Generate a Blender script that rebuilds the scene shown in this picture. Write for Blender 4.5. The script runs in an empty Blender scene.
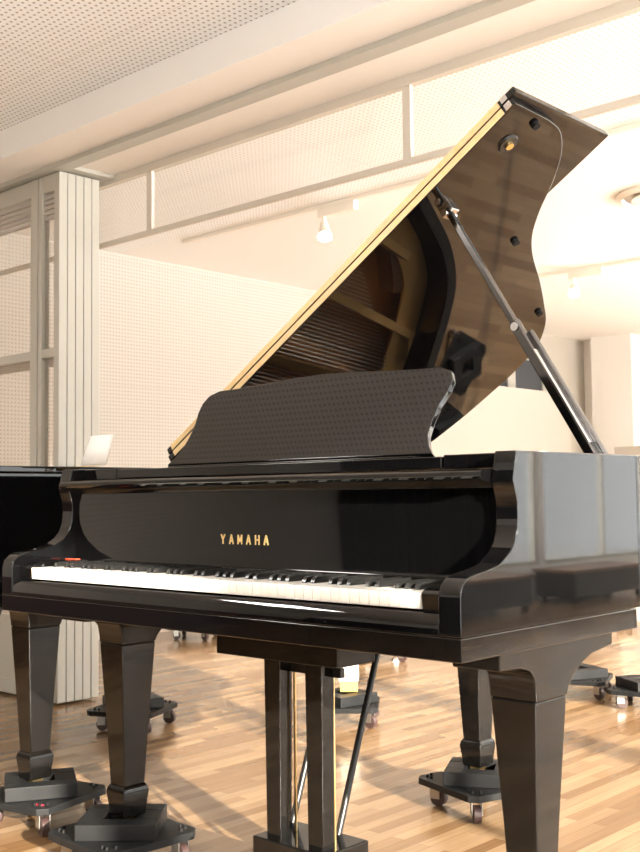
import bpy, bmesh, math, random
from mathutils import Vector, Matrix
random.seed(7)
scene = bpy.context.scene
C = scene.collection
PI = math.pi

# ------------------------------------------------------------------ materials
def new_mat(name):
    m = bpy.data.materials.new(name); m.use_nodes = True
    nt = m.node_tree; b = nt.nodes['Principled BSDF']
    return m, nt, b
def simple(name, col, rough=.5, metal=0., ior=None, coat=0., spec=None):
    m, nt, b = new_mat(name)
    b.inputs['Base Color'].default_value = (*col, 1)
    b.inputs['Roughness'].default_value = rough
    b.inputs['Metallic'].default_value = metal
    if ior: b.inputs['IOR'].default_value = ior
    if coat:
        b.inputs['Coat Weight'].default_value = coat; b.inputs['Coat Roughness'].default_value = .03
    if spec is not None: b.inputs['Specular IOR Level'].default_value = spec
    return m
def nd(nt, t, **kw):
    n = nt.nodes.new(t)
    for k, v in kw.items(): setattr(n, k, v)
    return n
def noisy(name, c1, c2, scale, rough=.5, stretch=(1,1,1), bump=0., ior=None):
    m, nt, b = new_mat(name)
    tc = nd(nt, 'ShaderNodeTexCoord'); mp = nd(nt, 'ShaderNodeMapping')
    mp.inputs['Scale'].default_value = stretch
    nz = nd(nt, 'ShaderNodeTexNoise'); nz.inputs['Scale'].default_value = scale; nz.inputs['Detail'].default_value = 5
    mx = nd(nt, 'ShaderNodeMix', data_type='RGBA')
    mx.inputs[6].default_value = (*c1, 1); mx.inputs[7].default_value = (*c2, 1)
    L = nt.links.new
    L(tc.outputs['Object'], mp.inputs['Vector']); L(mp.outputs[0], nz.inputs['Vector'])
    L(nz.outputs['Fac'], mx.inputs[0]); L(mx.outputs[2], b.inputs['Base Color'])
    b.inputs['Roughness'].default_value = rough
    if ior: b.inputs['IOR'].default_value = ior
    if bump:
        bp = nd(nt, 'ShaderNodeBump'); bp.inputs['Strength'].default_value = bump; bp.inputs['Distance'].default_value = .002
        L(nz.outputs['Fac'], bp.inputs['Height']); L(bp.outputs[0], b.inputs['Normal'])
    return m
def perforated(name, base, hole, pitch, radius, ax, rough=.6, ymax=None):
    """board drilled with a square grid of small round holes; ax = the two object axes of the board"""
    m, nt, b = new_mat(name); L = nt.links.new
    tc = nd(nt, 'ShaderNodeTexCoord'); sp = nd(nt, 'ShaderNodeSeparateXYZ'); L(tc.outputs['Object'], sp.inputs[0])
    def cell(i):
        mu = nd(nt, 'ShaderNodeMath', operation='DIVIDE'); L(sp.outputs[i], mu.inputs[0]); mu.inputs[1].default_value = pitch
        fr = nd(nt, 'ShaderNodeMath', operation='FRACT'); L(mu.outputs[0], fr.inputs[0])
        su = nd(nt, 'ShaderNodeMath', operation='SUBTRACT'); L(fr.outputs[0], su.inputs[0]); su.inputs[1].default_value = .5
        sq = nd(nt, 'ShaderNodeMath', operation='MULTIPLY'); L(su.outputs[0], sq.inputs[0]); L(su.outputs[0], sq.inputs[1])
        return sq
    a = nd(nt, 'ShaderNodeMath', operation='ADD'); L(cell(ax[0]).outputs[0], a.inputs[0]); L(cell(ax[1]).outputs[0], a.inputs[1])
    lt = nd(nt, 'ShaderNodeMath', operation='LESS_THAN'); L(a.outputs[0], lt.inputs[0]); lt.inputs[1].default_value = (radius/pitch)**2
    # joints between the 0.9 m boards
    def joint(i):
        mu = nd(nt, 'ShaderNodeMath', operation='DIVIDE'); L(sp.outputs[i], mu.inputs[0]); mu.inputs[1].default_value = pitch*34
        fr = nd(nt, 'ShaderNodeMath', operation='FRACT'); L(mu.outputs[0], fr.inputs[0])
        l2 = nd(nt, 'ShaderNodeMath', operation='LESS_THAN'); L(fr.outputs[0], l2.inputs[0]); l2.inputs[1].default_value = .0035
        return l2
    j = nd(nt, 'ShaderNodeMath', operation='MAXIMUM'); L(joint(ax[0]).outputs[0], j.inputs[0]); L(joint(ax[1]).outputs[0], j.inputs[1])
    j2 = nd(nt, 'ShaderNodeMath', operation='MULTIPLY'); L(j.outputs[0], j2.inputs[0]); j2.inputs[1].default_value = .4
    f = nd(nt, 'ShaderNodeMath', operation='MAXIMUM'); L(lt.outputs[0], f.inputs[0]); L(j2.outputs[0], f.inputs[1])
    mx = nd(nt, 'ShaderNodeMix', data_type='RGBA'); mx.inputs[6].default_value = (*base, 1); mx.inputs[7].default_value = (*hole, 1)
    L(f.outputs[0], mx.inputs[0]); L(mx.outputs[2], b.inputs['Base Color']); b.inputs['Roughness'].default_value = rough
    return m
def glass_mat(name, tint=(.96,.97,.95), gl=.6):
    m, nt, b = new_mat(name); L = nt.links.new
    nt.nodes.remove(b)
    out = nt.nodes['Material Output']
    tr = nd(nt, 'ShaderNodeBsdfTransparent'); tr.inputs[0].default_value = (*tint, 1)
    g = nd(nt, 'ShaderNodeBsdfGlossy'); g.inputs['Roughness'].default_value = .02
    fr = nd(nt, 'ShaderNodeFresnel'); fr.inputs['IOR'].default_value = 1.45
    mu = nd(nt, 'ShaderNodeMath', operation='MULTIPLY'); mu.inputs[1].default_value = gl
    mx = nd(nt, 'ShaderNodeMixShader')
    L(fr.outputs[0], mu.inputs[0]); L(mu.outputs[0], mx.inputs[0]); L(tr.outputs[0], mx.inputs[1]); L(g.outputs[0], mx.inputs[2])
    L(mx.outputs[0], out.inputs[0])
    return m
def emit(name, col, s):
    m, nt, b = new_mat(name)
    b.inputs['Base Color'].default_value = (*col, 1)
    b.inputs['Emission Color'].default_value = (*col, 1); b.inputs['Emission Strength'].default_value = s
    return m
def floor_mat():
    m, nt, b = new_mat('oak_strip_floor'); L = nt.links.new
    tc = nd(nt, 'ShaderNodeTexCoord'); mp = nd(nt, 'ShaderNodeMapping'); mp.inputs['Rotation'].default_value = (0,0,PI/2)
    L(tc.outputs['Object'], mp.inputs[0])
    br = nd(nt, 'ShaderNodeTexBrick'); br.offset = .37; br.offset_frequency = 2; br.squash = 1
    br.inputs['Scale'].default_value = 1; br.inputs['Brick Width'].default_value = .48; br.inputs['Row Height'].default_value = .046
    br.inputs['Mortar Size'].default_value = .0009; br.inputs['Mortar Smooth'].default_value = .2; br.inputs['Bias'].default_value = 0
    br.inputs['Color1'].default_value = (0,0,0,1); br.inputs['Color2'].default_value = (1,1,1,1); br.inputs['Mortar'].default_value = (.12,.12,.12,1)
    L(mp.outputs[0], br.inputs['Vector'])
    ramp = nd(nt, 'ShaderNodeValToRGB'); e = ramp.color_ramp.elements
    e[0].position = 0; e[0].color = (.205,.115,.052,1); e[1].position = 1; e[1].color = (.385,.255,.140,1)
    x = e.new(.5); x.color = (.305,.192,.102,1); x = e.new(.25); x.color = (.25,.147,.071,1); x = e.new(.8); x.color = (.34,.222,.123,1)
    L(br.outputs['Color'], ramp.inputs[0])
    mp2 = nd(nt, 'ShaderNodeMapping'); mp2.inputs['Scale'].default_value = (60,2.2,1); L(tc.outputs['Object'], mp2.inputs[0])
    nz = nd(nt, 'ShaderNodeTexNoise'); nz.inputs['Scale'].default_value = 1.6; nz.inputs['Detail'].default_value = 6; L(mp2.outputs[0], nz.inputs[0])
    r2 = nd(nt, 'ShaderNodeMapRange'); r2.inputs[1].default_value = .3; r2.inputs[2].default_value = .75; r2.inputs[3].default_value = .84; r2.inputs[4].default_value = 1.1
    L(nz.outputs['Fac'], r2.inputs[0])
    mu = nd(nt, 'ShaderNodeMix', data_type='RGBA', blend_type='MULTIPLY'); mu.inputs[0].default_value = 1
    L(ramp.outputs[0], mu.inputs[6]); L(r2.outputs[0], mu.inputs[7])
    L(mu.outputs[2], b.inputs['Base Color'])
    b.inputs['Roughness'].default_value = .19; b.inputs['Specular IOR Level'].default_value = .55
    bp = nd(nt, 'ShaderNodeBump'); bp.inputs['Strength'].default_value = .08; bp.inputs['Distance'].default_value = .001
    L(nz.outputs['Fac'], bp.inputs['Height']); L(bp.outputs[0], b.inputs['Normal'])
    return m

CREAM = (.91,.90,.875)
M = {}
M['black'] = simple('black_polished_lacquer', (.0025,.0025,.0028), .03, ior=1.55)
M['legblack'] = noisy('black_lacquer_scuffed', (.003,.003,.003), (.007,.006,.005), 9, .07, (1,1,3), .08, ior=1.38)
M['darkmetal'] = simple('dark_polished_metal', (.19,.19,.19), .14, 1.)
M['satin'] = simple('black_satin', (.012,.012,.012), .35)
M['inside'] = simple('dark_case_lining', (.02,.015,.012), .4)
M['ivory'] = simple('white_key_plastic', (.9,.88,.83), .18)
M['ebony'] = simple('black_key_plastic', (.012,.012,.012), .22)
M['brass'] = simple('polished_brass', (.86,.62,.28), .28, 1.)
M['gold'] = simple('gold_lettering', (.95,.70,.30), .35, .35)
M['hinge'] = noisy('brushed_brass', (.80,.55,.26), (.92,.70,.40), 60, .38, (1,1,1), .0)
M['plate'] = simple('bronze_iron_plate', (.55,.36,.15), .35, .7)
M['spruce'] = noisy('spruce_soundboard', (.42,.19,.08), (.55,.27,.12), 6, .3, (1,14,1))
M['steel'] = simple('steel_wire', (.6,.57,.52), .3, 1.)
M['chrome'] = simple('chrome', (.75,.75,.76), .12, 1.)
M['redfelt'] = simple('red_felt', (.60,.06,.02), .9)
M['rubber'] = simple('black_rubber', (.010,.010,.010), .6, spec=.15)
M['wheel'] = simple('maroon_caster_tyre', (.05,.028,.026), .45)
M['zinc'] = simple('zinc_plated_steel', (.42,.41,.39), .35, .9)
M['dolly'] = noisy('black_painted_plywood', (.005,.0055,.006), (.018,.019,.02), 14, .5, (1,1,1), .25, ior=1.3)
M['redtag'] = simple('red_tape', (.75,.03,.08), .5)
M['paper'] = simple('white_paper', (.92,.92,.90), .7)
M['yellow'] = simple('ochre_yellow_wood', (.62,.38,.08), .6)
M['whiteblock'] = simple('white_painted_wood', (.85,.84,.80), .5)
M['floor'] = floor_mat()
M['paint'] = simple('cream_paint', CREAM, .65)
M['beampaint'] = noisy('cream_beam_paint', (.86,.855,.84), (.88,.875,.86), 2, .6)
M['softpaint'] = simple('warm_underside_paint', (.86,.815,.76), .6)
M['perfceil'] = perforated('perforated_ceiling_board', (.86,.87,.87), (.34,.30,.26), .0275, .0054, (0,1))
M['perfceil2'] = perforated('perforated_inner_ceiling_board', (.93,.94,.94), (.60,.55,.50), .0275, .0052, (0,1))
M['perfwall'] = perforated('perforated_wall_board', (.56,.53,.485), (.41,.355,.30), .026, .0062, (1,2))
M['dado'] = noisy('maroon_dado_panel', (.060,.026,.022), (.085,.04,.034), 3, .5)
M['darkwall'] = simple('added_black_curtain', (.004,.004,.004), .9, spec=.1)
M['frame'] = simple('pale_grey_green_aluminium', (.49,.475,.42), .4)
M['grey'] = simple('grey_aluminium_trim', (.66,.61,.53), .45)
M['slat'] = simple('grey_louvre', (.46,.42,.38), .5)
M['glass'] = glass_mat('clear_glass', (.99,.99,.985), .12)
M['panglass'] = glass_mat('partition_glass', (.965,.945,.925), .22)
M['winglass'] = glass_mat('window_glass', (.97,.97,.97), .5)
M['darkglass'] = simple('dark_window_glass', (.045,.055,.07), .1)
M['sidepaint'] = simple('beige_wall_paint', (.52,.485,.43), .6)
M['white'] = simple('white_panel', (.56,.53,.48), .5)
M['pale'] = simple('pale_fixture_plastic', (.90,.85,.76), .45)
M['bulb'] = emit('lit_spot_lamp', (1,.96,.88), 40)
M['fill_panel'] = emit('added_ceiling_glow', (1,.93,.84), 5)  # glow of the added, unseen ceiling panels
M['fill_panel2'] = emit('added_bright_ceiling_glow', (1,.95,.88), 40)  # stronger glow of added panels that lifts the front room
M['brownwood'] = simple('brown_wood_top', (.20,.11,.06), .4)

# ------------------------------------------------------------------ mesh helpers
def quad(bm, *ps):
    bm.faces.new([bm.verts.new(p) for p in ps])
def box(bm, x0, x1, y0, y1, z0, z1, mat=None):
    r = bmesh.ops.create_cube(bm, size=1)
    t = Matrix.Translation(((x0+x1)/2,(y0+y1)/2,(z0+z1)/2)) @ Matrix.Diagonal((abs(x1-x0),abs(y1-y0),abs(z1-z0),1))
    if mat is not None: t = mat @ t
    bmesh.ops.transform(bm, matrix=t, verts=r['verts'])
def prism(bm, pts, axis, a0, a1):
    """pts 2-D outline in the two other axes (order x<y<z), extruded along axis from a0 to a1"""
    def p3(p, a):
        l = list(p); l.insert(axis, a); return l
    A = [bm.verts.new(p3(p,a0)) for p in pts]; B = [bm.verts.new(p3(p,a1)) for p in pts]
    n = len(pts)
    for i in range(n): bm.faces.new((A[i],A[(i+1)%n],B[(i+1)%n],B[i]))
    bm.faces.new(A[::-1]); bm.faces.new(B)
    bmesh.ops.recalc_face_normals(bm, faces=bm.faces[:])
def frustum(bm, rings, ctr=(0,0)):
    """rectangular rings (z, half_x, half_y[, cx, cy]) joined from bottom to top"""
    prev = None
    for k, rg in enumerate(rings):
        z, hx, hy = rg[:3]; cx = rg[3] if len(rg)>3 else ctr[0]; cy = rg[4] if len(rg)>4 else ctr[1]
        cur = [bm.verts.new((cx+sx*hx, cy+sy*hy, z)) for sx, sy in ((-1,-1),(1,-1),(1,1),(-1,1))]
        if prev:
            for i in range(4): bm.faces.new((prev[i],prev[(i+1)%4],cur[(i+1)%4],cur[i]))
        else: bm.faces.new(cur[::-1])
        prev = cur
    bm.faces.new(prev)
    bmesh.ops.recalc_face_normals(bm, faces=bm.faces[:])
def cyl(bm, p0, p1, r0, r1=None, n=16):
    p0 = Vector(p0); p1 = Vector(p1); d = p1-p0; r1 = r0 if r1 is None else r1
    q = d.to_track_quat('Z','Y').to_matrix().to_4x4()
    r = bmesh.ops.create_cone(bm, cap_ends=True, segments=n, radius1=r0, radius2=r1, depth=d.length)
    bmesh.ops.transform(bm, matrix=Matrix.Translation((p0+p1)/2) @ q, verts=r['verts'])
def bar(bm, p0, p1, w, h, upv=(0,0,1)):
    """rectangular bar between two points"""
    p0 = Vector(p0); p1 = Vector(p1); d = (p1-p0).normalized(); s = d.cross(Vector(upv)).normalized(); u = s.cross(d)
    vs = []
    for p in (p0, p1):
        vs.append([bm.verts.new(p + s*a*w/2 + u*b*h/2) for a, b in ((-1,-1),(1,-1),(1,1),(-1,1))])
    A, B = vs
    for i in range(4): bm.faces.new((A[i],A[(i+1)%4],B[(i+1)%4],B[i]))
    bm.faces.new(A[::-1]); bm.faces.new(B)
    bmesh.ops.recalc_face_normals(bm, faces=bm.faces[:])
def obj(name, bm, mat, parent=None, bevel=0., smooth=False, seg=2):
    me = bpy.data.meshes.new(name)
    bm.normal_update(); bm.to_mesh(me); bm.free()
    mats = mat if isinstance(mat, (list, tuple)) else [mat]
    for m in mats: me.materials.append(m)
    o = bpy.data.objects.new(name, me); C.objects.link(o)
    if parent is not None: o.parent = parent
    if bevel:
        b = o.modifiers.new('bevel','BEVEL'); b.width = bevel; b.segments = seg; b.limit_method = 'ANGLE'; b.angle_limit = math.radians(40)
        b.harden_normals = True
    if smooth or bevel:
        for p in me.polygons: p.use_smooth = True
        me.set_sharp_from_angle(angle=math.radians(38))
    return o
def boxo(name, x0, x1, y0, y1, z0, z1, mat, parent=None, bevel=0.):
    bm = bmesh.new(); box(bm, x0, x1, y0, y1, z0, z1); return obj(name, bm, mat, parent, bevel)
def struct(o): o['kind'] = 'structure'; return o
def thing(name, label, cat, loc=(0,0,0), rz=0, group=None):
    o = bpy.data.objects.new(name, None); C.objects.link(o)
    o.location = loc; o.rotation_euler = (0,0,rz); o.empty_display_size = .1
    o['label'] = label; o['category'] = cat
    if group: o['group'] = group
    return o
def tag(o, label, cat, group=None):
    o['label'] = label; o['category'] = cat
    if group: o['group'] = group
    return o
def dup(root, loc, rz, label, group=None):
    r = root.copy(); C.objects.link(r); r.location = loc; r.rotation_euler = (0,0,rz); r['label'] = label
    if group: r['group'] = group
    for ch in list(root.children):
        c = ch.copy(); C.objects.link(c); c.parent = r
        for g in ch.children:
            d = g.copy(); C.objects.link(d); d.parent = c
    return r
def spline(pts, n=6):
    out = []
    for i in range(len(pts)-1):
        p0 = Vector(pts[max(i-1,0)]); p1 = Vector(pts[i]); p2 = Vector(pts[i+1]); p3 = Vector(pts[min(i+2,len(pts)-1)])
        for k in range(n):
            t = k/n
            out.append(tuple(.5*((2*p1)+(p2-p0)*t+(2*p0-5*p1+4*p2-p3)*t*t+(3*p1-p0-3*p2+p3)*t**3)))
    out.append(tuple(pts[-1])); return out
def offset_line(pts, d):
    out = []
    for i, p in enumerate(pts):
        a = Vector(pts[max(i-1,0)]); b = Vector(pts[min(i+1,len(pts)-1)]); t = (b-a).normalized()
        out.append((p[0]-t.y*d, p[1]+t.x*d))
    return out

# ------------------------------------------------------------------ piano
W = .714
curve = spline([(-W,1.50),(-.690,1.575),(-.60,1.640),(-.42,1.662),(-.25,1.660),(-.129,1.650),(-.01,1.617),(.102,1.521),(.183,1.40),(.262,1.268),(.335,1.135),(.400,1.045),(.48,.975),(.57,.915),(.65,.845),(.70,.77),(W,.70)], 5)
OUT = lambda y0: [(-W,y0)] + curve + [(W,y0)]          # bass front -> round the tail -> treble front
ARM = [(.64,1.05),(.180,1.05),(.1665,.998),(.172,.982),(.179,.960),(.1805,.935),(.178,.908),(.168,.884),(.153,.867),(.12,.848),(.074,.839),(.041,.835),(.020,.829),(.005,.817),(0,.798),(0,.7315),(.64,.7315)]
def leg_bm(cx, cy, top=.585):
    bm = bmesh.new()
    frustum(bm, [(.2085,.031,.034),(.35,.037,.042),(top,.050,.056)], (cx,cy)); return bm
def make_leg(root, name, cx, cy, bracket=True, top=.585, z0=.1287):
    k = obj(name, leg_bm(cx, cy, top), M['legblack'], root, .004)
    bm = bmesh.new(); frustum(bm, [(z0,.033,.035),(z0+.03,.036,.038),(z0+.062,.040,.042),(z0+.074,.037,.039),(z0+.082,.0315,.0345)], (cx,cy))
    obj('foot', bm, M['legblack'], k, .003)
    bm = bmesh.new(); box(bm, cx-.018,cx+.018,cy-.018,cy+.018,z0-.012,z0)
    for s in (-1,1): box(bm, cx+s*.016-.002,cx+s*.016+.002,cy-.012,cy+.012,z0-.034,z0-.012)
    cyl(bm, (cx-.012,cy,z0-.024),(cx+.012,cy,z0-.024),.0155)
    obj('brass_caster', bm, M['brass'], k, .001)
    if bracket:
        pr = [(-.175,.69),(-.175,.656),(-.105,.653),(-.075,.645),(-.062,.63),(-.057,.605),(-.055,.585),(.055,.585),(.062,.600),(.085,.622),(.12,.640),(.155,.652),(.238,.662),(.24,.69)]
        bm = bmesh.new(); prism(bm, [(cy+a,b) for a,b in pr], 0, cx-.0515, cx+.0515)
        obj('bracket', bm, M['legblack'], k, .003)
        s = -1 if cx > 0 else 1
        bm = bmesh.new(); prism(bm, [(cx+s*(.05), .69),(cx+s*.13,.69),(cx+s*.13,.675),(cx+s*.075,.66),(cx+s*.052,.63)], 1, cy-.05, cy+.05)
        obj('corner_block', bm, M['legblack'], k, .002)
    else:
        bm = bmesh.new(); frustum(bm, [(top,.05,.056),(top+.05,.07,.08),(top+.10,.10,.11),(.7315,.10,.11)], (cx,cy))
        obj('bracket', bm, M['legblack'], k, .003)
    return k

def make_piano(root, opened):
    # rim
    o = OUT(.6405); i = offset_line(o, -.046)
    bm = bmesh.new(); n = len(o)
    rows = [[bm.verts.new((*p, z)) for p in q] for q, z in ((o,.7315),(o,1.05),(i,1.05),(i,.7315))]
    for a in range(n-1):
        for r in range(4): bm.faces.new((rows[r][a],rows[r][a+1],rows[(r+1)%4][a+1],rows[(r+1)%4][a]))
    for e in (0,-1): bm.faces.new([rows[r][e] for r in range(4)])
    bmesh.ops.recalc_face_normals(bm, faces=bm.faces[:])
    obj('rim', bm, M['black'], root, .003)
    for s in (-1,1):
        bm = bmesh.new(); prism(bm, ARM, 0, s*(W-.046), s*W); obj('side_arm', bm, M['black'], root, .0022)
    boxo('key_bed', -W, W, 0, .625, .69, .7305, M['black'], root, .002)
    bm = bmesh.new(); prism(bm, [(.001,.7315),(.001,.752),(.012,.768),(.03,.768),(.03,.7315)], 0, -.667, .667); obj('key_slip', bm, M['black'], root, .0015)
    bm = bmesh.new()
    for y in (.75,1.0,1.25): box(bm, -W+.05, W-.35-(y-.75)*.6, y-.04, y+.04, .735, .80)
    obj('under_beams', bm, M['inside'], root, .002)
    inn = offset_line(OUT(.50), -.046)
    bm = bmesh.new(); prism(bm, inn, 2, .845, .855); obj('soundboard', bm, M['spruce'], root)
    for s in (-1,1):
        bm = bmesh.new(); prism(bm, [(.030,.7315),(.022,.80),(.030,.806),(.05,.811),(.172,.813),(.172,.7315)], 0, s*.6145, s*.667)
        kb = obj('key_block', bm, M['black'], root, .002)
        if s < 0 and opened:
            bm = bmesh.new(); box(bm, -.658,-.612,.152,.166,.8132,.8156); f = obj('felt_strip', bm, M['redfelt'], kb); f['label'] = 'red felt strip'
    # legs
    dx = 0 if opened else .022
    make_leg(root, 'leg', -.62+dx, .325+dx); make_leg(root, 'leg', .64+dx, .32+dx)
    make_leg(root, 'leg', -.215, 1.37, False, .62)
    # pedal lyre
    ly = boxo('pedal_lyre', -.20, .19, .27, .40, .597, .69, M['legblack'], root, .003)
    for x in (-.055, .078):
        bm = bmesh.new(); frustum(bm, [(.18,.0225,.019),(.597,.0265,.021)], (x,.335)); obj('lyre_post', bm, M['legblack'], ly, .002)
    boxo('cross_bar', -.08, .13, .35, .365, .560, .582, M['satin'], ly, .002)
    boxo('pedal_box', -.105, .125, .295, .445, .085, .182, M['legblack'], ly, .004)
    for x in (-.05,.012,.074):
        bm = bmesh.new(); cyl(bm, (x,.385,.18),(x,.385,.69),.0035,n=8); obj('pedal_rod', bm, M['brass'], ly, 0, True)
        bm = bmesh.new(); prism(bm, [(x-.012,.30),(x-.012,.26),(x-.02,.20),(x-.016,.15),(x,.140),(x+.016,.15),(x+.02,.20),(x+.012,.26),(x+.012,.30)], 2, .10,.112); obj('pedal', bm, M['brass'], ly, .003)
    for x in (-.108,.042):
        bm = bmesh.new(); cyl(bm, (x,.43,.175),(x-.022,.655,.70),.0085,n=10); obj('lyre_brace', bm, M['satin'], ly, 0, True)
    # fall board
    if opened:
        P = [(.172,.8125),(.1905,.8125),(.192,.818),(.192,.984),(.186,.988),(.150,.9955),(.139,1.0005),(.1355,1.006),(.137,1.012),(.143,1.0165),(.155,1.018),(.215,1.020),(.215,.815)]
        bm = bmesh.new(); prism(bm, P, 0, -.665, .665); fb = obj('fallboard', bm, M['black'], root, .0012)
        # maker's lettering
        glyph = {'Y':[((0,1),(.5,.45)),((1,1),(.5,.45)),((.5,.5),(.5,0))],
                 'A':[((0,0),(.5,1)),((1,0),(.5,1)),((.2,.32),(.8,.32))],
                 'M':[((.02,0),(.02,1)),((.02,1),(.5,.25)),((.5,.25),(.98,1)),((.98,1),(.98,0))],
                 'H':[((.05,0),(.05,1)),((.95,0),(.95,1)),((.05,.5),(.95,.5))]}
        bm = bmesh.new(); x = -.092; H = .0215; w = .0125
        for ch in 'YAMAHA':
            for a, b in glyph[ch]:
                zz = lambda q: .8645 + q*H
                bar(bm, (x+a[0]*w, .1912, zz(a[1])), (x+b[0]*w, .1912, zz(b[1])), .0034, .0016, (0,1,0))
            x += (.154-w)/5
        L = obj('maker_lettering', bm, M['gold'], fb); L['label'] = 'gold capital letters YAMAHA'
    else:
        P = [(.03,.80),(.028,.845),(.036,.855),(.165,.862),(.185,.875),(.19,.99),(.17,1.005),(.17,1.018),(.215,1.02),(.215,.80)]
        bm = bmesh.new(); prism(bm, P, 0, -.665, .665); obj('fallboard', bm, M['black'], root, .002)
    # music shelf
    bm = bmesh.new(); box(bm, -.52,.52,.215,.50,1.0225,1.0455); sh = obj('music_shelf', bm, M['black'], root, .002)
    for s in (-1,1):
        boxo('side_rail', s*.524, s*.667, .217, .53, 1.0205, 1.0485, M['black'], root, .002)
    if opened:
        half = [(.43,0),(.413,.02),(.398,.05),(.395,.088),(.398,.13),(.408,.165),(.409,.195),(.396,.22),(.362,.2335),(.30,.2345),(.2,.240),(.1,.249),(0,.2525)]
        pts = half + [(-a,b) for a,b in half[-2::-1]]
        pts = pts[::-1]
        bm = bmesh.new(); prism(bm, [(a,b) for a,b in pts], 2, 0, .016)
        dk = obj('music_desk', bm, M['black'], root, .003)
        dk.matrix_local = Matrix.Translation((0,.32,1.0475)) @ Matrix.Rotation(math.radians(57.5),4,'X')
        boxo('desk_ledge', -.40, .40, .285, .335, 1.0456, 1.052, M['black'], root, .002)
        for s in (-1,1):
            bm = bmesh.new(); bar(bm, (s*.22,.415,1.165),(s*.22,.455,1.047),.018,.008); obj('desk_strut', bm, M['satin'], root)
        # iron plate, strings, dampers
        bm = bmesh.new(); o2 = offset_line(OUT(.50), -.05); i2 = offset_line(OUT(.50), -.15); n = len(o2)
        R = [[bm.verts.new((*p, z)) for p in q] for q, z in ((o2,.955),(i2,.940),(i2,.930),(o2,.945))]
        for a in range(n-1):
            for r in range(4): bm.faces.new((R[r][a],R[r][a+1],R[(r+1)%4][a+1],R[(r+1)%4][a]))
        box(bm, -.66,.66,.50,.60,.925,.95)
        for x0, x1, y1 in ((-.36,-.46,1.58),(-.05,-.25,1.58),(.22,.02,1.42),(.45,.34,1.02)): bar(bm, (x0,.58,.955),(x1,y1,.955),.03,.05)
        bmesh.ops.recalc_face_normals(bm, faces=bm.faces[:])
        obj('iron_plate', bm, M['plate'], root, .004)
        bm = bmesh.new()
        for k in range(96):
            x = -.64+1.26*k/95; t = k/95; ym = 1.52-.9*max(0,t-.30)/.70 if t > .30 else 1.52
            xe = x-.10*(1-t)-.02
            if k % 1 == 0: cyl(bm, (x,.60,.957),(max(xe,-.655),max(ym,.72),.945),.0013 if t > .3 else .0022, n=5)
        st = obj('strings', bm, M['steel'], root); st['kind'] = 'stuff'
        bm = bmesh.new()
        for k in range(64):
            x = -.63+1.0*k/63; box(bm, x-.005,x+.005,.64,.70,.958,.985)
        dp = obj('dampers', bm, M['black'], root); dp['kind'] = 'stuff'
        bm = bmesh.new(); prism(bm, spline([(-.10,1.50),(.06,1.38),(.17,1.20),(.27,1.02),(.36,.93),(.50,.84),(.50,.80),(.34,.89),(.24,.99),(.14,1.18),(.03,1.35),(-.12,1.46)],3), 2, .855, .93)
        obj('bridge', bm, M['brownwood'], root)
        bm = bmesh.new(); box(bm, -.65,.62,.60,.635,.9505,.9555); f = obj('felt_strip', bm, M['redfelt'], root); f['label'] = 'red felt strip under the strings'
    # lid, drawn in its own plane: x = distance from the hinge, y along the piano
    y0 = .55 if opened else .165
    ol = [(a+W, b) for a, b in OUT(y0)]
    ol[0] = (.0, y0); ol[-1] = (2*W+.004, y0)
    bm = bmesh.new(); prism(bm, ol, 2, 0, .019)
    lid = obj('lid', bm, M['black'], root, .003)
    lid.location = (-W, 0, 1.0765 if opened else 1.0525)
    if opened:
        lid.rotation_euler = (0, -math.radians(32.3), 0)
        boxo('front_flap', .006, 2*W+.02, .55, .975, .0205, .0395, M['black'], lid, .003)
        bm = bmesh.new(); box(bm, .03, 2*W-.03, .5475, .5502, .002, .017); box(bm, .03, 2*W-.03, .5475, .5502, .0225, .0375)
        h = obj('piano_hinge', bm, M['hinge'], lid); h['label'] = 'two long brass hinge leaves'
        bm = bmesh.new()
        for k in range(24):
            for z in (.0095,.030):
                x = .06+k*.057; cyl(bm, (x,.5482,z),(x,.5468,z),.0032,n=8)
        s = obj('hinge_screws', bm, M['brass'], lid); s['kind'] = 'stuff'
        bm = bmesh.new(); box(bm, 2*W-.022, 2*W-.004, .546, .5505, .002,.017); box(bm, 2*W-.022, 2*W-.004, .546, .5505, .0225,.0375); obj('end_plate', bm, M['chrome'], lid)
        for a, b in ((1.08,1.0),(.854,1.425),(1.405,.665)):
            bm = bmesh.new(); cyl(bm, (a,b,-.010),(a,b,0),.010,.012,14); obj('rubber_bumper', bm, M['rubber'], lid, 0, True)
        bm = bmesh.new(); cyl(bm, (1.335,.641,-.006),(1.335,.641,0),.024,.027,20); k = obj('prop_cup', bm, M['satin'], lid, 0, True)
        bm = bmesh.new(); cyl(bm, (1.335,.641,-.012),(1.335,.641,-.006),.010,.010,14); kk = obj('cup_screw', bm, M['brass'], lid, 0, True)
        bm = bmesh.new(); box(bm, 1.10,1.135,.635,.665,-.022,0); cyl(bm,(1.112,.628,-.018),(1.112,.672,-.018),.010,n=12); obj('prop_socket', bm, M['chrome'], lid, .002)
        for y in (.75,1.15):
            bm = bmesh.new(); cyl(bm, (-.008,y-.05,.004),(-.008,y+.05,.004),.008,n=12); obj('side_hinge', bm, M['brass'], lid, 0, True)
        # prop stick
        b0 = Vector((.645,.60,1.035)); t0 = Vector((.238,.640,1.668)); d = t0-b0
        pp = bmesh.new(); bar(pp, b0, b0+d*.52, .026, .016, (0,1,.2)); ps = obj('prop_stick', pp, M['darkmetal'], root, .004)
        pp = bmesh.new(); bar(pp, b0+d*.50, t0, .0175, .013, (0,1,.2)); obj('upper_stick', pp, M['darkmetal'], ps, .004)
        pp = bmesh.new(); o_ = Vector((.017,.012,.008)); bar(pp, b0+o_, b0+o_*.9+d*.47, .015, .014, (0,1,.2)); obj('short_stick', pp, M['darkmetal'], ps, .004)
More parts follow.
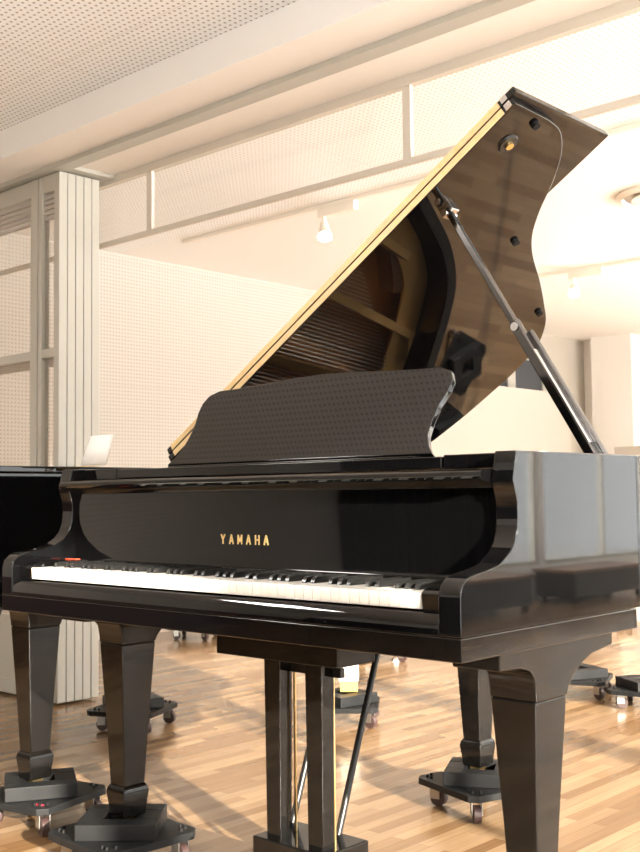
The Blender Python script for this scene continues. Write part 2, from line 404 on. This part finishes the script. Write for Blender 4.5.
        pp = bmesh.new(); bar(pp, b0+Vector((.012,-.004,.006))+d*.06, b0+Vector((.012,-.004,.006))+d*.40, .004,.016,(0,1,.2)); obj('steel_channel', pp, M['chrome'], ps, .001)
        pp = bmesh.new(); cyl(pp, b0+d*.50-Vector((0,.012,0)), b0+d*.50+Vector((0,.012,0)), .010, n=14); obj('pivot', pp, M['chrome'], ps, 0, True)
        boxo('prop_bracket', .615, .668, .56, .66, .995, 1.0405, M['chrome'], ps, .002)
    else:
        bm = bmesh.new(); box(bm, 0,.001,0,.001,0,.001); bm.free()
        bm = bmesh.new(); box(bm, .02,2*W-.02,.546,.553,.0221,.0245); obj('piano_hinge', bm, M['brass'], lid)

def white_and_black_keys(root):
    wk = 1.225/52
    for k in range(52):
        x = -.6125+k*wk
        bm = bmesh.new(); prism(bm, [(.0225,.7755),(.0215,.7985),(.0225,.80),(.172,.80),(.172,.772),(.024,.772)], 0, x+.0005, x+wk-.0005)
        obj('white_key', bm, M['ivory'], root, .0008, seg=1)
    pat = [0]   # A#, then groups of 2 and 3
    for k in range(52):
        # white index 0 = A ; black after A,C,D,F,G
        if 'ABCDEFG'[k % 7] in 'ACDFG' and k < 51:
            x = -.6125+(k+1)*wk
            bm = bmesh.new(); prism(bm, [(.072,.798),(.0745,.8065),(.079,.8115),(.084,.8125),(.172,.8125),(.172,.795)], 0, x-.0053, x+.0053)
            obj('black_key', bm, M['ebony'], root, .001, seg=1)

p1 = thing('grand_piano', 'black polished grand piano with raised lid and music desk, keys showing, on dollies', 'piano', (0,0,0))
make_piano(p1, True); white_and_black_keys(p1)
P2 = (-1.81, .035, 0)
p2 = thing('grand_piano', 'black grand piano with closed lid at left edge, behind the open one', 'piano', P2)
make_piano(p2, False)

# ------------------------------------------------------------------ dollies
def make_dolly(label, loc, rz, group):
    t = thing('piano_dolly', label, 'dolly', loc, rz, group)
    bm = bmesh.new(); prism(bm, [(-.15,-.125),(-.125,-.15),(.125,-.15),(.15,-.125),(.15,.125),(.125,.15),(-.125,.15),(-.15,.125)], 2, .066, .086)
    obj('base_board', bm, M['dolly'], t, .002)
    # riser block: a square ring left open in the middle for the leg's caster
    bm = bmesh.new()
    Q = Matrix.Rotation(PI/4,4,'Z')
    box(bm, -.105,.105,-.10,-.042,.0862,.128,Q); box(bm, -.105,.105,.042,.10,.0862,.128,Q)
    box(bm, -.105,-.042,-.042,.042,.0862,.1275,Q); box(bm, .042,.105,-.042,.042,.0862,.1275,Q)
    obj('riser_block', bm, M['dolly'], t, .003)
    for sx in (-1,1):
        for sy in (-1,1):
            x, y = sx*.105, sy*.105
            a = random.uniform(-.9,.9)+ (PI/4 if sx*sy>0 else -PI/4)
            ca, sa = math.cos(a), math.sin(a)
            R = Matrix.Translation((x,y,0)) @ Matrix.Rotation(a,4,'Z')
            bm = bmesh.new()
            box(bm, -.022,.022,-.022,.022,.062,.0658,R)
            for s in (-1,1): box(bm, -.006,.026,s*.0155-.0015,s*.0155+.0015,.024,.063,R)
            r = obj('caster', bm, M['zinc'], t)
            bm = bmesh.new()
            c0 = R @ Vector((.016,-.012,.0265)); c1 = R @ Vector((.016,.012,.0265)); cyl(bm, c0, c1, .0262, n=24)
            obj('wheel', bm, M['wheel'], r, .003)
            bm = bmesh.new()
            for u, v in ((.015,.03),(-.02,.03),(.03,-.005)):
                cyl(bm, (x+sx*u*.6,y+sy*v*.6,.0862),(x+sx*u*.6,y+sy*v*.6,.094),.0045,.004,8)
            obj('bolt', bm, M['rubber'], t)
    return t
G1 = 'dollies under the piano legs'; G2 = 'loose dollies on the floor behind the pianos'
dA = make_dolly('black caster dolly under the open piano\'s bass side front leg', (-.632,.316,0), math.radians(-3), G1)
dup(dA, (.64,.32,0), math.radians(20), 'black caster dolly under the open piano\'s nearest front leg', G1)
dup(dA, (-.20,1.365,0), math.radians(-17), 'black caster dolly under the tail leg of the open piano', G1)
dB = dup(dA, (-1.135,.388,0), math.radians(14), 'black caster dolly with red mark under the closed piano\'s front leg', G1)
bm = bmesh.new(); box(bm, .085,.115,-.118,-.106,.0863,.0872)
f = obj('red_mark', bm, M['redtag'], dB); f['label'] = 'small red tape mark'
dup(dA, (-2.015,1.41,0), math.radians(25), 'black caster dolly under the tail leg of the closed piano', G1)
dup(dA, (-2.408,.382,0), math.radians(5), 'black caster dolly under the closed piano\'s far front leg', G1)
d3 = dup(dA, (-1.38,2.05,0), math.radians(38), 'black dolly behind the pedal lyre with a yellow and white block on it', G2)
dup(dA, (-4.06,3.50,0), math.radians(30), 'farthest black dolly on the bright floor, seen left of the pedal lyre', G2)
dup(dA, (-2.41,3.52,0), math.radians(50), 'black dolly far back, just right of the leaning lyre brace', G2)
dup(dA, (-.95,3.27,0), math.radians(20), 'black dolly on the floor just right of the near leg bracket', G2)
dup(dA, (-.55,3.19,0), math.radians(12), 'black dolly at the right edge of the photo, far floor', G2)
t = thing('wooden_block', 'small yellow block with white top standing on the dolly behind the lyre', 'block', (-1.385,2.085,.1285), math.radians(40))
boxo('lower_block', -.035,.04,-.03,.03,0,.045, M['yellow'], t, .002)
boxo('upper_block', -.04,.045,-.03,.03,.0455,.115, M['whiteblock'], t, .002)

# white booklet standing on the second piano's closed lid
bm = bmesh.new()
sp = [(-.065,0),(-.03,.012),(0,.002),(.03,.014),(.06,.004)]
fr = [bm.verts.new((a, b, 0)) for a, b in sp]; bk = [bm.verts.new((a*.9+.004, b*.6+.03, .092)) for a, b in sp]
for k in range(len(sp)-1): bm.faces.new((fr[k],fr[k+1],bk[k+1],bk[k]))
bk_o = obj('booklet', bm, M['paper'], None, 0, True)
sm = bk_o.modifiers.new('thick','SOLIDIFY'); sm.thickness = .003; sm.offset = 1
bk_o.location = (-1.03,.505,1.0765); tag(bk_o, 'white open booklet leaning up on the closed piano lid by the partition', 'booklet')

# ------------------------------------------------------------------ room
XL, XR, YB, YF, H = -4.49, 5.0, -5.1, 9.75, 2.711
struct(boxo('floor', XL-.1, XR+.1, YB-.1, YF+.1, -.06, 0, M['floor']))
struct(boxo('ceiling_front', XL-.1, XR+.1, YB-.1, 1.203, H, H+.06, M['perfceil'])).name = 'ceiling'
o = boxo('ceiling', XL-.1, XR+.1, 1.203, 3.18, H, H+.06, M['perfceil2']); struct(o)
o = boxo('ceiling', XL-.1, XR+.1, 3.18, YF+.1, H, H+.06, M['paint']); struct(o)
struct(boxo('wall_left', XL-.1, XL, YB-.1, 5.7, 0, H, M['perfwall']))
o = boxo('wall_left', XL-.1, XL, 5.7, YF+.1, 0, H, M['sidepaint']); struct(o)
struct(boxo('trim_1', XL, XL+.03, YB, -.4, 0, .86, M['dado']))
struct(boxo('wall_back', XL-.1, XR+.1, YB-.1, YB, 0, H, M['paint']))
bm = bmesh.new(); N = 160
pr = [(XL+.05+(XR-XL-.1)*k/N, YB+.06+.03*math.sin(k*1.9)) for k in range(N+1)]
prism(bm, pr+[(XR-.05,YB+.01),(XL+.05,YB+.01)], 2, .02, 1.75)
tag(obj('added_curtain', bm, M['darkwall'], None, 0, True), 'long black curtain added along the back wall', 'curtain')  # out of view, added so the fallboard mirrors black
struct(boxo('trim_2', -4.29, -3.80, 9.55, YF, 0, H, M['paint']))
# right wall with window openings
wins = [(-3.6,-1.6),(-1.5,.5),(.6,2.6),(2.7,4.9),(5.0,7.2),(7.3,9.6)]
farw = [(-1.2,.8),(.9,2.9),(3.0,4.9)]  # unseen far windows, added to brighten the far room and the rim's reflection
ZS, ZT = .32, 2.54
bm = bmesh.new()
box(bm, XR, XR+.1, YB, YF, 0, ZS); box(bm, XR, XR+.1, YB, YF, ZT, H)
e = YB
for a, b in wins: box(bm, XR, XR+.1, e, a, ZS, ZT); e = b
box(bm, XR, XR+.1, e, YF, ZS, ZT)
struct(obj('wall_right', bm, M['paint']))
for k, (a, b) in enumerate(wins):
    bm = bmesh.new(); f = .035
    for y in (a+f/2, (a+b)/2, b-f/2): box(bm, XR+.02,XR+.07,y-f/2,y+f/2,ZS,ZT)
    for z in (ZS+f/2, ZT-f/2): box(bm, XR+.021,XR+.069,a+f,b-f,z-f/2,z+f/2)
    w = struct(obj('window_%d' % (k+1), bm, M['frame']))
    boxo('glass_pane', XR+.043,XR+.047,a+f,b-f,ZS+f,ZT-f, M['winglass'], w)
bm = bmesh.new()
box(bm, XL, XR, YF, YF+.1, 0, ZS); box(bm, XL, XR, YF, YF+.1, ZT, H)
e = XL
for a, b in farw: box(bm, e, a, YF, YF+.1, ZS, ZT); e = b
box(bm, e, XR, YF, YF+.1, ZS, ZT)
struct(obj('wall_far', bm, M['paint']))
for k, (a, b) in enumerate(farw):
    bm = bmesh.new(); f = .035
    for x in (a+f/2, (a+b)/2, b-f/2): box(bm, x-f/2,x+f/2,YF+.02,YF+.07,ZS,ZT)
    for z in (ZS+f/2, ZT-f/2): box(bm, a+f,b-f,YF+.021,YF+.069,z-f/2,z+f/2)
    w = struct(obj('window_%d' % (k+8), bm, M['frame']))
    boxo('glass_pane', a+f,b-f,YF+.043,YF+.047,ZS+f,ZT-f, M['winglass'], w)
# beam with the partition rail
struct(boxo('trim_3', XL, XR, 1.203, 1.747, 2.583, H-.001, M['softpaint']))
struct(boxo('trim_4', XL, XR, 1.198, 1.2025, 2.576, H-.001, M['beampaint']))
bm = bmesh.new(); box(bm, XL, XR, 1.425, 1.50, 2.560, 2.5825)
struct(obj('trim_5', bm, M['frame']))
struct(boxo('trim_6', -2.69, -2.60, 1.502, 1.745, 2.562, 2.582, M['frame']))
# glass smoke curtain behind the beam
bm = bmesh.new()
box(bm, XL, XR, 1.748, 1.782, 2.545, 2.60); box(bm, XL, XR, 1.755, 1.773, 2.236, 2.261)
for x in (-3.92,-2.338,-.757,.82,2.40,3.98): box(bm, x-.019, x+.019, 1.755, 1.773, 2.261, 2.545)
sc_ = struct(obj('trim_7', bm, M['grey']))
boxo('glass_pane', XL+.01, XR-.01, 1.762, 1.766, 2.262, 2.544, M['glass'], sc_)

# folding partition: glazed panels, the right-hand ones stacked together
def make_panel(label, x0, x1, y0, th, group, lw=.095, rw=.095, glass=M['panglass']):
    t = thing('partition_panel', label, 'partition', (x1, y0, 0), 0, group)
    w = x1-x0; z0, z1 =   .012, 2.555
    bm = bmesh.new()
    box(bm, -w,-w+lw,0,th,z0,z1); box(bm, -rw,0,0,th,z0,z1)
    for a, b in ((z0,.085),(.085,.40),(1.655,1.70),(2.47,z1)): box(bm, -w+lw,-rw,.003,th-.003,a,b)
    obj('frame', bm, M['frame'], t, .003)
    bm = bmesh.new()
    for k in range(5): z = 2.34+k*.026; box(bm, -w+lw,-rw,.012,.030,z-.003,z+.012)
    obj('louvre', bm, M['slat'], t)
    boxo('glass_pane', -w+lw,-rw,.018,.022,.40,1.655, glass, t); boxo('glass_pane', -w+lw,-rw,.018,.022,1.70,2.335, glass, t)
    return t
GP = 'glazed partition panels'
make_panel('glazed partition panel at the left edge, lined up beside the stack', -4.05, -2.845, 1.46, .04, GP, .09, .06)
make_panel('front panel of the folded stack, glass strip between two pale posts', -2.835, -2.655, 1.46, .046, 'stacked partition panels', .03, .045)
for k in range(4):
    y = 1.508+k*.047
    pos = ['second pale panel from the front of the folded stack','third pale panel from the front of the folded stack','fourth pale panel from the front of the folded stack','rearmost pale panel of the folded stack'][k]
    t = thing('partition_panel', pos, 'partition', (-2.655, y, 0), 0, 'stacked partition panels')
    boxo('frame', -.05, 0, .0012, .0450,   .012, 2.555, M['frame'], t, .003)
    boxo('back_frame', -1.1,-1.05, .0015,.0445,.012,2.555, M['frame'], t, .003)
    bm = bmesh.new(); box(bm, -1.05,-.05,.003,.043,.012,.40); box(bm, -1.05,-.05,.003,.043,1.655,1.70); box(bm, -1.05,-.05,.003,.043,2.47,2.555); obj('rail', bm, M['frame'], t)

# far room: screen, window, low partition, lamps
t = thing('display_board', 'large cream board along the far left wall, behind the music desk', 'board', (-4.33,0,0))
boxo('board', -.02,.02,4.7,9.1,.35,2.05, M['white'], t, .003)
bm = bmesh.new()
for y in (4.9,8.6): box(bm, -.02,.02,y-.03,y+.03,.05,.35); box(bm, -.12,.25,y-.03,y+.03,0,.05)
obj('stand', bm, M['grey'], t)
bm = bmesh.new()
box(bm, XL,XL+.03,7.5,7.57,1.6,2.39); box(bm, XL,XL+.03,8.12,8.26,1.6,2.39); box(bm, XL,XL+.03,8.80,8.87,1.6,2.39)
for z in (1.62,2.41): box(bm, XL,XL+.03,7.5,8.87,z-.02,z+.02)
w = struct(obj('window_7', bm, M['frame']))
boxo('glass_pane', XL+.002,XL+.012,7.57,8.80,1.64,2.39, M['darkglass'], w)
t = thing('mobile_partition', 'low white free-standing panel by the right edge, far behind the piano', 'partition', (-2.02,5.75,0))
boxo('panel', 0,1.6,-.02,.02,.06,1.30, M['white'], t, .004)
bm = bmesh.new()
for k in range(9): x = .03+k*.19; box(bm, x-.03,x+.03,-.06,.06,0,.06)
obj('feet', bm, M['rubber'], t)
def track(name_label, x0, x1, y, spots, group):
    t = thing('lighting_track', name_label, 'ceiling light', (0,y,H), 0, group)
    boxo('rail', x0, x1, -.017,.017,-.022,0, M['pale'], t, .002)
    return t
GT = 'lighting tracks on the inner ceiling'
track('long ceiling lighting track just behind the glass curtain', -3.86, 1.2, 3.25, [], GT)
track('second ceiling lighting track farther back beside the lid', -4.1, 1.0, 6.03, [], GT)
def spot(label, x, y, aim, lit=True):
    t = thing('spot_light', label, 'ceiling light', (x,y,H-.0225), 0, 'track spot lights')
    boxo('adapter', -.02,.27,-.02,.02,-.055,0, M['pale'], t, .003)
    bm = bmesh.new(); cyl(bm, (.02,0,-.055),(.02,0,-.12),.010,n=10); obj('stem', bm, M['pale'], t, 0, True)
    a = Vector(aim).normalized(); c = Vector((.02,0,-.14))
    bm = bmesh.new(); cyl(bm, c-a*.06, c+a*.05, .026, .044, 24); obj('lamp_head', bm, M['pale'], t, 0, True)
    bm = bmesh.new(); cyl(bm, c+a*.0505, c+a*.056, .041, .036, 24); b = obj('bulb', bm, M['bulb'], t, 0, True)
    return t
spot('lit track spot light hanging in front of the long track, left of the lid', -2.58, 3.25, (.42,-.42,-.8))
spot('lit track spot light near the right of the raised lid', -2.50, 6.03, (.35,-.62,-.60))
t = thing('ceiling_diffuser', 'round air diffuser on the ceiling at the right edge', 'air vent', (-1.02,4.47,H))
bm = bmesh.new()
prof = [(.245,0),(.25,-.012),(.215,-.03),(.205,-.012)]
n = 40
for k in range(n):
    a0, a1 = 2*PI*k/n, 2*PI*(k+1)/n
    for q in range(3):
        (r0,z0),(r1,z1) = prof[q],prof[q+1]
        quad(bm, (r0*math.cos(a0),r0*math.sin(a0),z0),(r0*math.cos(a1),r0*math.sin(a1),z0),(r1*math.cos(a1),r1*math.sin(a1),z1),(r1*math.cos(a0),r1*math.sin(a0),z1))
bmesh.ops.remove_doubles(bm, verts=bm.verts, dist=1e-5); bmesh.ops.recalc_face_normals(bm, faces=bm.faces[:])
obj('outer_ring', bm, M['pale'], t, 0, True)
bm = bmesh.new(); cyl(bm, (0,0,-.022),(0,0,-.034),.15,.16,40); cyl(bm,(0,0,0),(0,0,-.022),.03,n=12); obj('centre_plate', bm, M['pale'], t, 0, True)
bm = bmesh.new(); cyl(bm, (0,0,-.0005),(0,0,-.004),.20,n=40); obj('duct_opening', bm, M['grey'], t)

# unseen benches added under the windows for the piano's side to mirror
for k, (y0, y1, zt) in enumerate([(2.9,4.1,.30),(4.7,6.3,.31),(7.0,8.3,.30)]):
    t = thing('added_bench', ['black bench added under the windows, nearest','black bench added under the windows, middle of three','black bench added under the windows, farthest'][k], 'bench', (4.72,(y0+y1)/2,0), 0, 'black benches added under the windows')
    h = (y1-y0)/2
    boxo('body', -.2,.2,-h,h,.06,zt-.03, M['satin'], t, .006)
    boxo('seat', -.22,.22,-h-.02,h+.02,zt-.03,zt, M['brownwood'], t, .006)
    bm = bmesh.new()
    for sx in (-1,1):
        for sy in (-1,1): box(bm, sx*.16-.02,sx*.16+.02,sy*(h-.06)-.02,sy*(h-.06)+.02,0,.06)
    obj('feet', bm, M['rubber'], t)
# unseen ceiling lights, added to brighten the room
GL = 'added square ceiling lights'
for k, (x, y) in enumerate([(2.2,5.2),(2.2,7.6),(3.4,2.9),(-2.4,-1.9),(1.2,-2.6)]):
    lab = ['added square ceiling light above the far floor, nearer one','added square ceiling light above the far floor, farther one','added square ceiling light by the windows','added square ceiling light over the front left','added square ceiling light over the front right'][k]
    t = thing('added_ceiling_light', lab, 'ceiling light', (x,y,H), 0, GL)
    bm = bmesh.new()
    for a,b,c,d in ((-.32,.32,-.32,-.29),(-.32,.32,.29,.32),(-.32,-.29,-.29,.29),(.29,.32,-.29,.29)): box(bm, a,b,c,d,-.03,0)
    obj('frame', bm, M['pale'], t)
    boxo('diffuser', -.29,.29,-.29,.29,-.02,-.005, M['fill_panel2' if y < 0 else 'fill_panel'], t)

# ------------------------------------------------------------------ light
w = bpy.data.worlds.new('sky'); scene.world = w; w.use_nodes = True
bg = w.node_tree.nodes['Background']; nt = w.node_tree          # hazy white sky; lower half made extra bright to light the ceilings
tc = nd(nt, 'ShaderNodeTexCoord'); sx = nd(nt, 'ShaderNodeSeparateXYZ'); nt.links.new(tc.outputs['Generated'], sx.inputs[0])
mr = nd(nt, 'ShaderNodeMapRange'); mr.inputs[1].default_value = -.26; mr.inputs[2].default_value = -.08; nt.links.new(sx.outputs[2], mr.inputs[0])
mxw = nd(nt, 'ShaderNodeMix', data_type='RGBA'); mxw.inputs[6].default_value = (16.5,16.2,15.6,1); mxw.inputs[7].default_value = (2.3,2.35,2.3,1)
nt.links.new(mr.outputs[0], mxw.inputs[0]); nt.links.new(mxw.outputs[2], bg.inputs[0]); bg.inputs[1].default_value = 1.0
sd = bpy.data.lights.new('sun','SUN'); sd.energy = 13; sd.angle = math.radians(.6); sd.color = (1,.90,.76)
so = bpy.data.objects.new('sun', sd); C.objects.link(so)
so.rotation_euler = Vector((-2.4,.8,-.69)).to_track_quat('-Z','Y').to_euler()
so.location = (8,-3,4)
for k, (a, b) in enumerate(wins):
    ld = bpy.data.lights.new('window_portal','AREA'); ld.shape = 'RECTANGLE'; ld.size = b-a; ld.size_y = ZT-ZS
    ld.cycles.is_portal = True
    lo = bpy.data.objects.new('window_portal', ld); C.objects.link(lo)
    lo.location = (XR+.12,(a+b)/2,(ZS+ZT)/2); lo.rotation_euler = Vector((-1,0,0)).to_track_quat('-Z','Z').to_euler()

for k, (a, b) in enumerate(farw):
    ld = bpy.data.lights.new('window_portal','AREA'); ld.shape = 'RECTANGLE'; ld.size = b-a; ld.size_y = ZT-ZS
    ld.cycles.is_portal = True
    lo = bpy.data.objects.new('window_portal', ld); C.objects.link(lo)
    lo.location = ((a+b)/2,YF+.12,(ZS+ZT)/2); lo.rotation_euler = Vector((0,-1,0)).to_track_quat('-Z','Z').to_euler()

# ------------------------------------------------------------------ camera
rt = Vector((0.7325602107041084, 0.6806066119855992, -0.011409531744833187))
up = Vector((0.05156969885933559, -0.03877739600081069, 0.9979162688918112))
fw = Vector((-0.6787459788851127, 0.73162213832065, 0.06350545540668055))
cd = bpy.data.cameras.new('camera'); co = bpy.data.objects.new('camera', cd); C.objects.link(co)
m = Matrix((rt, up, -fw)).transposed().to_4x4(); m.translation = Vector((1.796419, -1.505827, .972224))
co.matrix_world = m
cd.sensor_fit = 'HORIZONTAL'; cd.sensor_width = 36; cd.lens = 36*1093.93/640
cd.dof.use_dof = True; cd.dof.focus_distance = 2.6; cd.dof.aperture_fstop = 20
cd.clip_start = .05
scene.camera = co
scene.view_settings.view_transform = 'Standard'; scene.view_settings.look = 'None'
scene.view_settings.gamma = 1; scene.view_settings.use_curve_mapping = False
scene.view_settings.exposure = 1.0
scene.cycles.transparent_max_bounces = 24
scene.cycles.max_bounces = 10
scene.cycles.diffuse_bounces = 5
